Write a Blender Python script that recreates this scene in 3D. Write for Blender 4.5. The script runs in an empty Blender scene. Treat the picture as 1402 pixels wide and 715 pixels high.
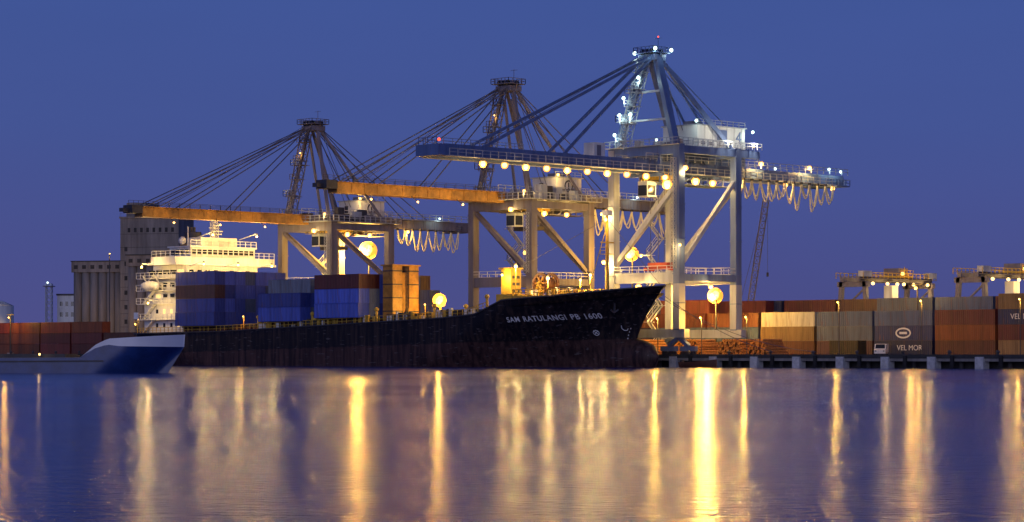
import bpy, math, random
from mathutils import Vector, Matrix
R = random.Random(7)
S = bpy.context.scene
COL = S.collection

# ------------------------------------------------------------------ materials
def mat(name, col, rough=0.5, metal=0.0, var=0.25, scale=0.6, streak=False, rust=0.0, rand=0.0, bump=0.0):
    m = bpy.data.materials.new(name); m.use_nodes = True
    nt = m.node_tree; N = nt.nodes; L = nt.links
    b = N['Principled BSDF']
    b.inputs['Roughness'].default_value = rough
    b.inputs['Metallic'].default_value = metal
    tc = N.new('ShaderNodeTexCoord'); mp = N.new('ShaderNodeMapping')
    mp.inputs['Scale'].default_value = (1, 1, 0.12) if streak else (1, 1, 1)
    L.new(tc.outputs['Object'], mp.inputs['Vector'])
    n = N.new('ShaderNodeTexNoise'); n.inputs['Scale'].default_value = scale
    n.inputs['Detail'].default_value = 6; n.inputs['Roughness'].default_value = 0.65
    L.new(mp.outputs[0], n.inputs['Vector'])
    cr = N.new('ShaderNodeValToRGB')
    cr.color_ramp.elements[0].position = 0.32; cr.color_ramp.elements[1].position = 0.68
    c = Vector(col)
    cr.color_ramp.elements[0].color = (*(c * (1 - var)), 1)
    cr.color_ramp.elements[1].color = (*[min(1, v) for v in c * (1 + var * 0.6)], 1)
    L.new(n.outputs['Fac'], cr.inputs[0])
    out = cr.outputs[0]
    if rust > 0:
        n2 = N.new('ShaderNodeTexNoise'); n2.inputs['Scale'].default_value = scale * 2.3
        n2.inputs['Detail'].default_value = 8
        L.new(mp.outputs[0], n2.inputs['Vector'])
        r2 = N.new('ShaderNodeValToRGB')
        r2.color_ramp.elements[0].position = 0.56; r2.color_ramp.elements[1].position = 0.72
        r2.color_ramp.elements[0].color = (0, 0, 0, 1); r2.color_ramp.elements[1].color = (rust, rust, rust, 1)
        L.new(n2.outputs['Fac'], r2.inputs[0])
        mx = N.new('ShaderNodeMixRGB'); mx.inputs[2].default_value = (0.12, 0.045, 0.018, 1)
        L.new(r2.outputs[0], mx.inputs[0]); L.new(out, mx.inputs[1]); out = mx.outputs[0]
    if rand > 0:
        oi = N.new('ShaderNodeObjectInfo')
        hs = N.new('ShaderNodeHueSaturation')
        mr = N.new('ShaderNodeMapRange'); mr.inputs[3].default_value = 1 - rand; mr.inputs[4].default_value = 1 + rand
        L.new(oi.outputs['Random'], mr.inputs[0]); L.new(mr.outputs[0], hs.inputs['Value'])
        L.new(out, hs.inputs['Color']); out = hs.outputs[0]
    L.new(out, b.inputs['Base Color'])
    if bump > 0:
        bp = N.new('ShaderNodeBump'); bp.inputs['Strength'].default_value = bump
        L.new(n.outputs['Fac'], bp.inputs['Height']); L.new(bp.outputs[0], b.inputs['Normal'])
    return m

def emis(name, col, st):
    m = bpy.data.materials.new(name); m.use_nodes = True
    N = m.node_tree.nodes; b = N['Principled BSDF']
    b.inputs['Base Color'].default_value = (*col, 1)
    b.inputs['Emission Color'].default_value = (*col, 1)
    b.inputs['Emission Strength'].default_value = st
    return m

WARM = (1.0, 0.50, 0.07); YEL = (1.0, 0.62, 0.18); COOL = (0.75, 1.0, 0.92)
M = dict(
 blue=mat('blue_crane_paint', (0.12, 0.18, 0.36), 0.45, var=.25, streak=True, rust=.3),
 pale=mat('pale_crane_paint', (0.42, 0.45, 0.50), 0.5, var=.25, streak=True, rust=.35),
 grey=mat('grey_crane_paint', (0.18, 0.17, 0.21), 0.55, var=.3, streak=True, rust=.4),
 dark=mat('dark_steel', (0.05, 0.05, 0.06), 0.6, var=.4, rust=.5),
 orange=mat('ochre_boom_paint', (0.46, 0.23, 0.045), 0.5, var=.4, rust=.5),
 cable=mat('cable', (0.10, 0.10, 0.14), 0.6),
 festoon=mat('festoon_cable', (0.75, 0.7, 0.45), 0.6),
 white=mat('white_paint', (0.74, 0.74, 0.71), 0.45, var=.15, streak=True, rust=.25),
 bwhite=mat('barge_white_paint', (0.88, 0.88, 0.88), 0.4, var=.05),
 yellow=mat('yellow_paint', (0.62, 0.40, 0.05), 0.5, var=.3, rust=.4),
 red=mat('red_paint', (0.5, 0.06, 0.02), 0.5),
 glass=mat('dark_glass', (0.02, 0.025, 0.03), 0.12, var=.1),
 rub=mat('rubber', (0.02, 0.02, 0.02), 0.8),
 conc=mat('concrete', (0.26, 0.24, 0.22), 0.85, var=.45, scale=.35, streak=True),
 concl=mat('light_concrete', (0.55, 0.55, 0.54), 0.8, var=.3, scale=1.5),
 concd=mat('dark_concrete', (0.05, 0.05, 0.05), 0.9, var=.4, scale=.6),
 pave=mat('quay_asphalt', (0.06, 0.06, 0.06), 0.85, var=.4, scale=.2),
 wood=mat('timber', (0.34, 0.14, 0.04), 0.8, var=.5, scale=3),
 deckred=mat('red_deck_paint', (0.13, 0.05, 0.03), 0.7, var=.4, rust=.5),
 bargeblue=mat('barge_blue', (0.022, 0.055, 0.20), 0.35, var=.3),
 bulb_w=emis('sodium_lamp', (1.0, .60, .17), 2.8), bulb_y=emis('warm_lamp', (1.0, 0.66, 0.24), 2.8),
 halo_glow=emis('amber_halo_glow', (1.0, .42, .06), .75),  # self-glowing amber that imitates the halo round the lamps
 bulb_c=emis('mercury_lamp', COOL, 2.5), bulb_r=emis('red_beacon', (1, .08, .03), 3),
 winlit=emis('lit_window', (1.0, 0.65, 0.25), 1.0),
)

# ------------------------------------------------------------------ mesh builder
class MB:
    def __init__(s): s.v = []; s.f = []
    def add(s, vs, fs):
        o = len(s.v); s.v += [tuple(v) for v in vs]; s.f += [tuple(i + o for i in f) for f in fs]
    def box(s, x0, x1, y0, y1, z0, z1):
        s.add([(x0,y0,z0),(x1,y0,z0),(x1,y1,z0),(x0,y1,z0),(x0,y0,z1),(x1,y0,z1),(x1,y1,z1),(x0,y1,z1)],
              [(0,3,2,1),(4,5,6,7),(0,1,5,4),(1,2,6,5),(2,3,7,6),(3,0,4,7)])
    def beam(s, p, q, w=.4, h=None, up=(0, 0, 1)):
        h = h or w; p = Vector(p); q = Vector(q); d = (q - p)
        if d.length < 1e-6: return
        d.normalize(); u = Vector(up)
        if abs(d.dot(u)) > .98: u = Vector((0, 1, 0))
        a = d.cross(u).normalized(); b = a.cross(d).normalized()
        a *= w / 2; b *= h / 2
        s.add([p-a-b, p+a-b, p+a+b, p-a+b, q-a-b, q+a-b, q+a+b, q-a+b],
              [(0,3,2,1),(4,5,6,7),(0,1,5,4),(1,2,6,5),(2,3,7,6),(3,0,4,7)])
    def cyl(s, p, q, r, r2=None, n=10):
        r2 = r if r2 is None else r2
        p = Vector(p); q = Vector(q); d = (q - p).normalized()
        u = Vector((0, 0, 1)) if abs(d.z) < .95 else Vector((1, 0, 0))
        a = d.cross(u).normalized(); b = d.cross(a)
        vs = []
        for c, rr in ((p, r), (q, r2)):
            for i in range(n):
                t = 2 * math.pi * i / n
                vs.append(c + a * math.cos(t) * rr + b * math.sin(t) * rr)
        fs = [(i, (i+1) % n, n + (i+1) % n, n + i) for i in range(n)]
        fs += [tuple(range(n))[::-1], tuple(range(n, 2*n))]
        s.add(vs, fs)
    def ball(s, c, r, n=10, m=6, sc=(1, 1, 1)):
        c = Vector(c); vs = []
        for j in range(m + 1):
            ph = math.pi * j / m
            for i in range(n):
                t = 2 * math.pi * i / n
                vs.append(c + Vector((r*sc[0]*math.sin(ph)*math.cos(t), r*sc[1]*math.sin(ph)*math.sin(t), r*sc[2]*math.cos(ph))))
        fs = [(j*n+i, j*n+(i+1) % n, (j+1)*n+(i+1) % n, (j+1)*n+i) for j in range(m) for i in range(n)]
        s.add(vs, fs)
    def path(s, pts, r, n=5):
        for a, b in zip(pts, pts[1:]): s.cyl(a, b, r, n=n)
    def rail(s, p, q, h=1.1, step=2.0, r=.045):
        p = Vector(p); q = Vector(q); n = max(1, int((q-p).length / step))
        up = Vector((0, 0, h))
        for i in range(n + 1):
            c = p.lerp(q, i / n); s.beam(c, c + up, r*2)
        s.beam(p + up, q + up, r*2); s.beam(p + up*.5, q + up*.5, r*1.6)
    def loft(s, secs, close=False):
        n = len(secs[0]); vs = [p for sc in secs for p in sc]
        fs = []
        for i in range(len(secs) - 1):
            for j in range(n - (0 if close else 1)):
                k = (j + 1) % n
                fs.append((i*n+j, i*n+k, (i+1)*n+k, (i+1)*n+j))
        s.add(vs, fs)
    def truss(s, p, q, w, n, t=.14):
        p = Vector(p); q = Vector(q); d = (q-p).normalized()
        u = Vector((0, 0, 1)) if abs(d.z) < .95 else Vector((0, 1, 0))
        a = d.cross(u).normalized() * w/2; b = a.cross(d).normalized() * w/2
        cs = [a+b, a-b, -a-b, -a+b]
        for c in cs: s.beam(p+c, q+c, t)
        for i in range(n):
            m0 = p.lerp(q, i/n); m1 = p.lerp(q, (i+1)/n)
            for j in range(4):
                s.beam(m0+cs[j], m1+cs[(j+1) % 4], t*.6); s.beam(m1+cs[j], m1+cs[(j+1) % 4], t*.6)
    def mesh(s, name, material, smooth=False):
        me = bpy.data.meshes.new(name); me.from_pydata(s.v, [], s.f); me.update()
        me.materials.append(material)
        if smooth:
            for p in me.polygons: p.use_smooth = True
        return me

class G:
    def __init__(s, name, loc=(0, 0, 0), rot=0, k=1.0):
        s.e = bpy.data.objects.new(name, None); COL.objects.link(s.e)
        s.e.location = loc; s.e.rotation_euler = (0, 0, rot); s.e.empty_display_size = .5
        s.parts = {}; s.k = k
    def p(s, name, m='grey', smooth=False):
        k = (name, m, smooth)
        if k not in s.parts: s.parts[k] = MB()
        return s.parts[k]
    def light(s, pos, W, col=WARM, r=.35, name='lamp_light'):
        l = bpy.data.lights.new(name, 'POINT'); l.energy = W * s.k; l.color = col; l.shadow_soft_size = r
        o = bpy.data.objects.new(name, l); COL.objects.link(o); o.parent = s.e; o.location = pos
        return o
    def text(s, body, size, mtx, material, name='lettering', extrude=.01):
        c = bpy.data.curves.new(name, 'FONT'); c.body = body; c.size = size; c.extrude = extrude
        c.align_x = 'CENTER'; c.align_y = 'CENTER'; c.materials.append(material)
        o = bpy.data.objects.new(name, c); COL.objects.link(o); o.parent = s.e; o.matrix_local = mtx
        return o
    def done(s):
        for (n, m, sm), b in s.parts.items():
            me = b.mesh(n, M[m] if isinstance(m, str) else m, sm)
            o = bpy.data.objects.new(n, me); COL.objects.link(o); o.parent = s.e
        return s.e

def face_ym(x, y, z): return Matrix.Translation((x, y, z)) @ Matrix.Rotation(math.pi/2, 4, 'X')
def face_xp(x, y, z): return Matrix.Translation((x, y, z)) @ Matrix.Rotation(math.pi/2, 4, 'Z') @ Matrix.Rotation(math.pi/2, 4, 'X')

CAM = Vector((281.6, -319.7, 2.5)); FW = Vector((-.70711, .70711, 0)); RT = Vector((.70711, .70711, 0))
def campos(lateral, depth, z=0):   # metres right of / ahead of the viewpoint
    p = CAM + FW*depth + RT*lateral; return (p.x, p.y, z)

# ------------------------------------------------------------------ world
w = bpy.data.worlds.new("World"); S.world = w; w.use_nodes = True
nt = w.node_tree; N = nt.nodes; L = nt.links; bg = N['Background']
sky = N.new('ShaderNodeTexSky'); sky.sky_type = 'NISHITA'; sky.sun_disc = False
sky.sun_elevation = math.radians(-3); sky.sun_rotation = math.radians(200)
tc = N.new('ShaderNodeTexCoord'); sp = N.new('ShaderNodeSeparateXYZ'); L.new(tc.outputs['Generated'], sp.inputs[0])
cr = N.new('ShaderNodeValToRGB'); L.new(sp.outputs['Z'], cr.inputs[0])
els = cr.color_ramp.elements
els[0].position = 0.0; els[0].color = (0.074, 0.074, 0.230, 1)
els[1].position = 1.0; els[1].color = (0.02, 0.035, 0.13, 1)
for p_, c_ in ((.035, (0.066, 0.078, 0.258)), (.09, (0.056, 0.090, 0.30)), (.16, (0.047, 0.090, 0.31)), (.35, (0.028, 0.060, 0.24))):
    e = els.new(p_); e.color = (*c_, 1)
mx = N.new('ShaderNodeMixRGB'); mx.blend_type = 'ADD'; mx.inputs[0].default_value = .04
L.new(cr.outputs[0], mx.inputs[1]); L.new(sky.outputs[0], mx.inputs[2])
ns = N.new('ShaderNodeTexNoise'); ns.inputs['Scale'].default_value = 3.0; ns.inputs['Detail'].default_value = 3
mp = N.new('ShaderNodeMapping'); mp.inputs['Scale'].default_value = (1, 1, 6)
L.new(tc.outputs['Generated'], mp.inputs[0]); L.new(mp.outputs[0], ns.inputs['Vector'])
mr = N.new('ShaderNodeMapRange'); mr.inputs[3].default_value = .92; mr.inputs[4].default_value = 1.08
L.new(ns.outputs['Fac'], mr.inputs[0])
ml = N.new('ShaderNodeMixRGB'); ml.blend_type = 'MULTIPLY'; ml.inputs[0].default_value = 1
L.new(mx.outputs[0], ml.inputs[1]); L.new(mr.outputs[0], ml.inputs[2])
L.new(ml.outputs[0], bg.inputs['Color']); bg.inputs['Strength'].default_value = 1.0
# afterglow of the set sun, behind and left of the viewer
sl = bpy.data.lights.new('sun', 'SUN'); sl.energy = .50; sl.angle = math.radians(30); sl.color = (.82, .78, 1)
so = bpy.data.objects.new('sun', sl); COL.objects.link(so); so.rotation_euler = Vector((-.5, .92, -.25)).to_track_quat('-Z', 'Y').to_euler()

# ------------------------------------------------------------------ water and land
wm = bpy.data.materials.new('harbour_water'); wm.use_nodes = True
N = wm.node_tree.nodes; L = wm.node_tree.links; b = N['Principled BSDF']
b.inputs['Base Color'].default_value = (0.0, 0.030, 0.24, 1)
b.inputs['IOR'].default_value = 1.33; b.inputs['Specular IOR Level'].default_value = .16
tc = N.new('ShaderNodeTexCoord')
n1 = N.new('ShaderNodeTexNoise'); n1.inputs['Scale'].default_value = .55; n1.inputs['Detail'].default_value = 3
n2 = N.new('ShaderNodeTexNoise'); n2.inputs['Scale'].default_value = .03; n2.inputs['Detail'].default_value = 4
n3 = N.new('ShaderNodeTexNoise'); n3.inputs['Scale'].default_value = 2.2; n3.inputs['Detail'].default_value = 4; n3.inputs['Roughness'].default_value = .65
for n_ in (n1, n2, n3): L.new(tc.outputs['Object'], n_.inputs['Vector'])
bp = N.new('ShaderNodeBump'); bp.inputs['Strength'].default_value = .22; bp.inputs['Distance'].default_value = .35
bp2 = N.new('ShaderNodeBump'); bp2.inputs['Strength'].default_value = .8; bp2.inputs['Distance'].default_value = .12
L.new(n1.outputs['Fac'], bp.inputs['Height']); L.new(n3.outputs['Fac'], bp2.inputs['Height']); L.new(bp.outputs[0], bp2.inputs['Normal']); L.new(bp2.outputs[0], b.inputs['Normal'])
mr = N.new('ShaderNodeMapRange'); mr.inputs[1].default_value = .3; mr.inputs[2].default_value = .7
mr.inputs[3].default_value = .09; mr.inputs[4].default_value = .16
L.new(n2.outputs['Fac'], mr.inputs[0]); L.new(mr.outputs[0], b.inputs['Roughness'])
mb = MB(); mb.add([(-5000, -5000, 0), (5000, -5000, 0), (5000, 30, 0), (-5000, 30, 0)], [(0, 1, 2, 3)])
o = bpy.data.objects.new('water', mb.mesh('water', wm)); COL.objects.link(o)
mb = MB(); mb.add([(-5000, 0, 2), (5000, 0, 2), (5000, 6000, 2), (-5000, 6000, 2)], [(0, 1, 2, 3)])
o = bpy.data.objects.new('ground', mb.mesh('ground', M['pave'])); COL.objects.link(o)

q = G('quay')
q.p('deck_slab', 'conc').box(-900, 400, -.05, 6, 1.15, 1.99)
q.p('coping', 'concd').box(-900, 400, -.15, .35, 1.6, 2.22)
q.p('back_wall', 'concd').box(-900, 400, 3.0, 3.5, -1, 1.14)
x = -880
while x < 390:
    q.p('pile_cap', 'concl').box(x-.75, x+.75, -.45, 1.2, -.3, 1.85)
    q.p('fender', 'rub').box(x+3.6, x+4.2, -.5, -.16, .2, 2.0)
    q.p('bollard', 'dark').cyl((x+2.5, .9, 2), (x+2.5, .9, 2.55), .22); q.p('bollard', 'dark').ball((x+2.5, .9, 2.6), .32)
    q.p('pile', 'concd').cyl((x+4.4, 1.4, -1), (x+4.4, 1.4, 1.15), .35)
    x += 8.9
for yy in (2.5, 17.7):
    q.p('crane_rail', 'dark').box(-600, 200, yy-.06, yy+.06, 2.004, 2.06)
q.done()

# ------------------------------------------------------------------ containers
def cont_mesh(name, material, Lc):
    Wd, H = 2.44, 2.59; g = MB(); f = .07
    for sx in (-1, 1):
        for sy in (-1, 1):
            cx, cy = sx*(Lc/2-.08), sy*(Wd/2-.08); g.box(cx-.08, cx+.08, cy-.08, cy+.08, 0, H)
    for sy in (-1, 1):
        for z0, z1 in ((0.01, .16), (H-.12, H-.01)):
            g.box(-Lc/2+.16, Lc/2-.16, sy*(Wd/2-.06)-.05, sy*(Wd/2-.06)+.05, z0, z1)
    for sx in (-1, 1):
        for z0, z1 in ((0.01, .16), (H-.12, H-.01)):
            g.box(sx*(Lc/2-.06)-.05, sx*(Lc/2-.06)+.05, -Wd/2+.16, Wd/2-.16, z0, z1)
    per = .42; n = int((Lc-.3)/per); st = (Lc-.3)/n
    for sy in (-1, 1):
        prof = []
        for i in range(n):
            x0 = -Lc/2+.15+i*st
            a, b_ = Wd/2-.03, Wd/2-.09
            prof += [(x0, a), (x0+st*.4, a), (x0+st*.55, b_), (x0+st*.85, b_)]
        prof.append((Lc/2-.15, Wd/2-.03))
        g.loft([[(px, sy*py, .1) for px, py in prof], [(px, sy*py, H-.08) for px, py in prof]])
    g.box(-Lc/2+.1, Lc/2-.1, -Wd/2+.1, Wd/2-.1, .12, H-.03)
    g.box(Lc/2-.09, Lc/2-.04, -Wd/2+.15, -.02, .16, H-.12); g.box(Lc/2-.09, Lc/2-.04, .02, Wd/2-.15, .16, H-.12)
    for yy in (-.85, -.35, .35, .85): g.beam((Lc/2-.01, yy, .1), (Lc/2-.01, yy, H-.1), .05)
    for yy in (-.6, .6): g.beam((Lc/2-.01, yy-.25, 1.1), (Lc/2-.01, yy+.25, 1.1), .06)
    return g.mesh(name, material)
CC = dict(maroon=(.12, .022, .022), brown=(.11, .035, .018), orange=(.26, .065, .018), navy=(.015, .025, .09), blue=(.065, .11, .48),
          grey=(.14, .17, .23), tan=(.22, .13, .055), white=(.46, .44, .36), slate=(.05, .08, .16), olive=(.07, .05, .02), red=(.33, .05, .018),
          pbrown=(.07, .028, .03), dblue=(.035, .06, .28))
CM = {}
for k, c in CC.items():
    mm = mat('container_paint_'+k, c, .5, var=.35, streak=True, scale=1.0, rust=.5, rand=.35)
    CM[k] = (cont_mesh('shipping_container', mm, 12.19), cont_mesh('shipping_container_short', mm, 6.06))
def cont(x, y, z, c, short=False, rot=0, text=None, mark=False, tx=0, ts=1.3):
    o = bpy.data.objects.new('shipping_container', CM[c][1 if short else 0]); COL.objects.link(o)
    o.location = (x + R.uniform(-.08, .08), y + R.uniform(-.05, .05), z); o.rotation_euler = (0, 0, rot)
    if text:
        cv = bpy.data.curves.new('lettering', 'FONT'); cv.body = text; cv.size = ts; cv.extrude = .01
        cv.align_x = 'CENTER'; cv.align_y = 'CENTER'; cv.materials.append(M['white'])
        t = bpy.data.objects.new('lettering', cv); COL.objects.link(t); t.parent = o; t.matrix_local = face_ym(tx, -1.24, 1.3)
    if mark:
        g = MB()
        for i in range(24):
            a0, a1 = math.pi*2*i/24, math.pi*2*(i+1)/24
            g.beam((1.5*math.cos(a0), -1.24, 1.3+.8*math.sin(a0)), (1.5*math.cos(a1), -1.24, 1.3+.8*math.sin(a1)), .28, .03, up=(0, 1, 0))
        g.box(-.8, .8, -1.25, -1.23, 1.1, 1.5)
        t = bpy.data.objects.new('mark', g.mesh('mark', M['white'])); COL.objects.link(t); t.parent = o
    return o
H = 2.6
front = [['brown', 'slate', 'maroon'], ['olive', 'slate', 'brown'], ['brown', 'tan', 'white'],
         ['pbrown', 'grey', 'slate'], ['navy', 'navy', 'slate'], ['brown', 'orange', 'maroon'],
         ['tan', 'maroon', 'navy', 'tan'], ['navy', 'slate', 'tan', 'orange'], ['maroon', 'white', 'blue'], ['brown', 'navy', 'tan', 'blue'], ['navy', 'brown', 'grey']]
x = -25.2
for i, st in enumerate(front):
    for j, c in enumerate(st):
        kw = {}
        if i == 4 and j == 0: kw = dict(text='VEL MOR', tx=1.4)
        if i == 4 and j == 1: kw = dict(mark=True)
        if i == 6 and j == 2: kw = dict(text='VEL MOR', tx=-1)
        cont(x, 33, 2+j*H, c, **kw)
    x += 12.75
keys = ['maroon', 'brown', 'navy', 'slate', 'dblue', 'pbrown', 'grey', 'tan', 'orange', 'navy', 'maroon']
for row, yy in enumerate((35.7, 38.4, 48, 50.7)):
    x = -52 + row*1.7
    while x < 110:
        hgt = R.choice((3, 3, 4)) if row < 2 else R.choice((3, 4, 4))
        if row == 0 and x > -20: hgt = 3
        if R.random() > .06:
            for j in range(hgt): cont(x, yy, 2+j*H, R.choice(keys) if j < 3 else R.choice(['maroon', 'pbrown', 'navy', 'slate']))
        x += 12.75
x = -88
while x < -30:
    for j in range(3): cont(x, 33, 2+j*H, R.choice(['navy', 'maroon', 'slate', 'brown']))
    x += 12.75
x = -330
while x < -185:
    for j, c in enumerate([R.choice(['brown', 'maroon']), R.choice(['brown', 'maroon', 'brown']), R.choice(['red', 'orange', 'red'])]):
        if j < 2 or R.random() > .2: cont(x, 24, 2+j*H, c)
    x += 12.75
x = -330
while x < -130:
    for j in range(R.choice((1, 2, 2))): cont(x, 29, 2+j*H, R.choice(['maroon', 'brown', 'navy']))
    x += 12.75
cont(19.7, 24, 2, 'olive', short=True)

# ------------------------------------------------------------------ ship-to-shore gantry cranes
def sts(x, zb, za, yt, yr, style, brace, num=None):
    g = G('gantry_crane', (x, 2.5, 2), k=.30)
    main = 'blue' if style == 1 else 'grey'
    alt = 'pale' if style == 1 else 'grey'
    zt = zb + 3.2 if style == 1 else zb - 1.0
    W = 7.6; Dp = 15.2
    for sx in (-1, 1):
        for y in (0, Dp):
            m_ = alt if (sx == -1) else main
            g.p('leg', m_).beam((sx*W, y, 4.4), (sx*W, y, zt), 1.35, 1.5)
            for z in (9, 14, 20, 26): g.p('leg_flange', m_).box(sx*W-.8, sx*W+.8, y-.86, y+.86, z, z+.12)
            if style == 1: g.p('leg_lower', 'pale').box(sx*W-.72, sx*W+.72, y-.80, y+.80, 4.6, 12.4)
            for k in (-1, 1):
                c = sx*W + k*2.2*1.0
                g.p('bogie', main).box(c-1.7, c+1.7, y-.4, y+.4, .75, 1.6)
                g.p('bogie', main).beam((c, y, 1.6), (sx*W, y, 3.2), .8, .6)
                for kk in (-1.25, -.42, .42, 1.25): g.p('wheel', 'dark').cyl((c+kk, y-.2, .42), (c+kk, y+.2, .42), .38)
    for y in (0, Dp):
        g.p('sill_beam', alt).box(-W-1.8, W+1.8, y-.65, y+.65, 3.1, 4.55)
        g.p('portal_beam', alt).box(-W+.7, W-.7, y-.6, y+.6, 12.6, 14.4)
        g.p('top_beam', main).box(-W-.7, W+.7, y-.7, y+.7, zt-1.3+.01, zt+.45)
        g.p('handrail', 'white').rail((-W, y-.7, 14.4), (W, y-.7, 14.4))
    for sx in (-1, 1):
        g.p('portal_beam_side', main).box(sx*W-.6, sx*W+.6, .75, Dp-.75, 12.9, 14.1)
        g.p('top_beam_side', main).box(sx*W-.55, sx*W+.55, .75, Dp+(6 if style == 1 else -.75), zt-1.1, zt+.2)
        if brace < 0: g.p('side_brace', alt).beam((sx*W, 0, zt-1), (sx*W, Dp, 15), .7)
        else: g.p('side_brace', alt).beam((sx*W, Dp, zt-5), (sx*W, .3, 15.5), .7)
        g.p('handrail', 'white').rail((sx*W+.5*sx, .6, 14.1), (sx*W+.5*sx, Dp-.6, 14.1))
    for y in (0, Dp):
        if brace < 0: g.p('front_brace', alt).beam((-W, y, zt-1), (W, y, 15), .75)
        else: g.p('front_brace', alt).beam((W, y, zt-6), (-W, y, 15.5), .75)
    gx = 2.1 if style == 1 else 1.5
    if style == 1:
        for y in (0, Dp):
            for sx in (-1, 1): g.p('hanger', main).beam((sx*gx*1.6, y, zt-1.2), (sx*gx*1.4, y, zb-1.2), .6)
            g.p('hanger', main).box(-gx*1.9, gx*1.9, y-.3, y+.3, zb-1.7, zb-1.2)
        for k in range(8):
            xx = R.choice((-1, 1))*R.uniform(3.6, 6); yy = R.uniform(1, Dp-1)
            g.p('deck_equipment', R.choice(['pale', 'grey', 'blue'])).box(xx-.7, xx+.7, yy, yy+R.uniform(.8, 2.0), zt+.2, zt+R.uniform(1.0, 2.0))
        for a_, b_ in (((-W-1, -1.4), (W+1, -1.4)), ((W+1, -1.4), (W+1, Dp+6)), ((-W-1, -1.4), (-W-1, Dp+6))):
            g.p('deck_rail', 'pale').rail((*a_, zt+.4), (*b_, zt+.4), step=1.3, r=.05)
        g.p('cross_gangway', 'pale').box(-W-1, W+1, -1.45, -.72, zt+.3, zt+.4)
    else:
        g.p('upper_deck', 'pale').box(-W-1.4, W+1.4, -2.2, Dp+2, zt+.46, zt+.6)
        for a_, b_ in (((-W-1.4, -2.2), (W+1.4, -2.2)), ((W+1.4, -2.2), (W+1.4, Dp+2)), ((-W-1.4, -2.2), (-W-1.4, Dp+2))):
            g.p('deck_rail', 'pale').rail((*a_, zt+.6), (*b_, zt+.6), step=1.3, r=.06)
        for k in range(14):
            xx = R.uniform(-7, 5.5); yy = R.uniform(1, Dp)
            if abs(xx) < 2.6: xx += 4 if xx > 0 else -4
            g.p('deck_equipment', R.choice(['pale', 'grey', 'dark'])).box(xx, xx+R.uniform(.8, 2), yy, yy+R.uniform(.8, 2.2), zt+.6, zt+R.uniform(1.4, 3.4))
        for xx in (-6, 6): g.p('winch_drum', 'dark').cyl((xx, 3, zt+1.5), (xx, 5.5, zt+1.5), .8, n=14)
    if style == 1:
        for sx in (-1, 1):
            g.p('boom_girder', 'blue').box(sx*gx-.5, sx*gx+.5, yt, -.4, zb-1.0, zb+1.0)
            for y in range(int(yt)+2, -1, 3): g.p('boom_rib', 'blue').box(sx*(gx+.55)-.05, sx*(gx+.55)+.05, y, y+.18, zb-.95, zb+.95)
            g.p('boom_catwalk', 'pale').box(sx*(gx+1.0)-.42, sx*(gx+1.0)+.42, yt, yr, zb-1.0, zb-.9)
            g.p('boom_rail', 'pale').rail((sx*(gx+1.4), yt, zb-.9), (sx*(gx+1.4), yr-1, zb-.9), step=1.8, r=.06)
            g.p('boom_rail', 'pale').rail((sx*gx, yt, zb+1.0), (sx*gx, yt+18, zb+1.0), step=2, h=.9)
        y = yt
        while y < -1:
            g.p('boom_tie', 'blue').box(-gx, gx, y, y+.4, zb+.2, zb+.9); y += 5
        g.p('boom_tip', 'blue').box(-gx-.6, gx+.6, yt-1.6, yt-.01, zb-.9, zb+.9)
        g.p('boom_tip', 'blue').rail((-gx, yt-1.5, zb+.9), (gx, yt-1.5, zb+.9), step=1)
        g.p('boom_box', 'white').box(-1.2, 1.2, -14.5, -11.8, zb+1.05, zb+3.4)
        g.p('boom_box_door', 'grey').box(1.203, 1.25, -13.8, -12.8, zb+1.2, zb+3.0)
    else:
        g.p('boom_girder', 'orange').box(-1.2, 1.2, yt+2.5, -.5, zb-.95, zb+.85)
        for y in range(int(yt)+5, -1, 3): g.p('boom_rib', 'orange').box(1.205, 1.27, y, y+.15, zb-.9, zb+.8)
        g.p('boom_flange', 'orange').box(-1.6, 1.6, yt+2.5, -.5, zb+.86, zb+1.0)
        g.p('boom_tip', 'dark').box(-1.4, 1.4, yt, yt+2.48, zb-.3, zb+1.2)
        g.p('boom_tip', 'dark').rail((1.4, yt-.8, zb+1.2), (1.4, yt+6, zb+1.2), step=1, h=.8, r=.03)
        g.p('boom_tip', 'dark').box(-.6, .6, yt-1.5, yt, zb-.1, zb+.6)
        for sx in (-1, 1): g.p('boom_rail', 'dark').rail((sx*1.5, yt+6, zb+1.0), (sx*1.5, -1, zb+1.0), step=2.4, h=.9, r=.03)
    for sx in (-1, 1):
        g.p('back_girder', main).box(sx*gx-.45, sx*gx+.45, -.4, yr, zb-.9, zb+.9)
        for y in range(3, int(yr)-1, 3): g.p('girder_rib', main).box(sx*(gx+.48)-.04, sx*(gx+.48)+.04, y, y+.2, zb-.85, zb+.85)
        if style != 1: g.p('back_catwalk', 'pale').box(sx*(gx+1.1)-.5, sx*(gx+1.1)+.5, .5, yr-6, zb+.9, zb+1.0)
        g.p('back_rail', 'pale').rail((sx*(gx+1.5), -4, zb+1.0), (sx*(gx+1.5), yr, zb+1.0), step=1.8, r=.05)
    y = 2
    while y < yr:
        g.p('girder_tie', main).box(-gx, gx, y, y+.35, zb-.2, zb+.7); y += 4
    g.p('end_platform', main).box(-gx-2, gx+2, yr-4, yr, zb-1.2, zb-1.0)
    g.p('end_platform', main).rail((gx+2, yr-4, zb-1), (gx+2, yr, zb-1), step=1); g.p('end_platform', main).rail((-gx-2, yr, zb-1), (gx+2, yr, zb-1), step=1)
    g.p('end_platform', main).rail((-gx-2, yr-4, zb-1), (gx+2, yr-4, zb-1), step=1)
    g.p('end_machine', 'dark').box(-gx, gx, yr-3.4, yr-1, zb-1, zb+.8)
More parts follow.
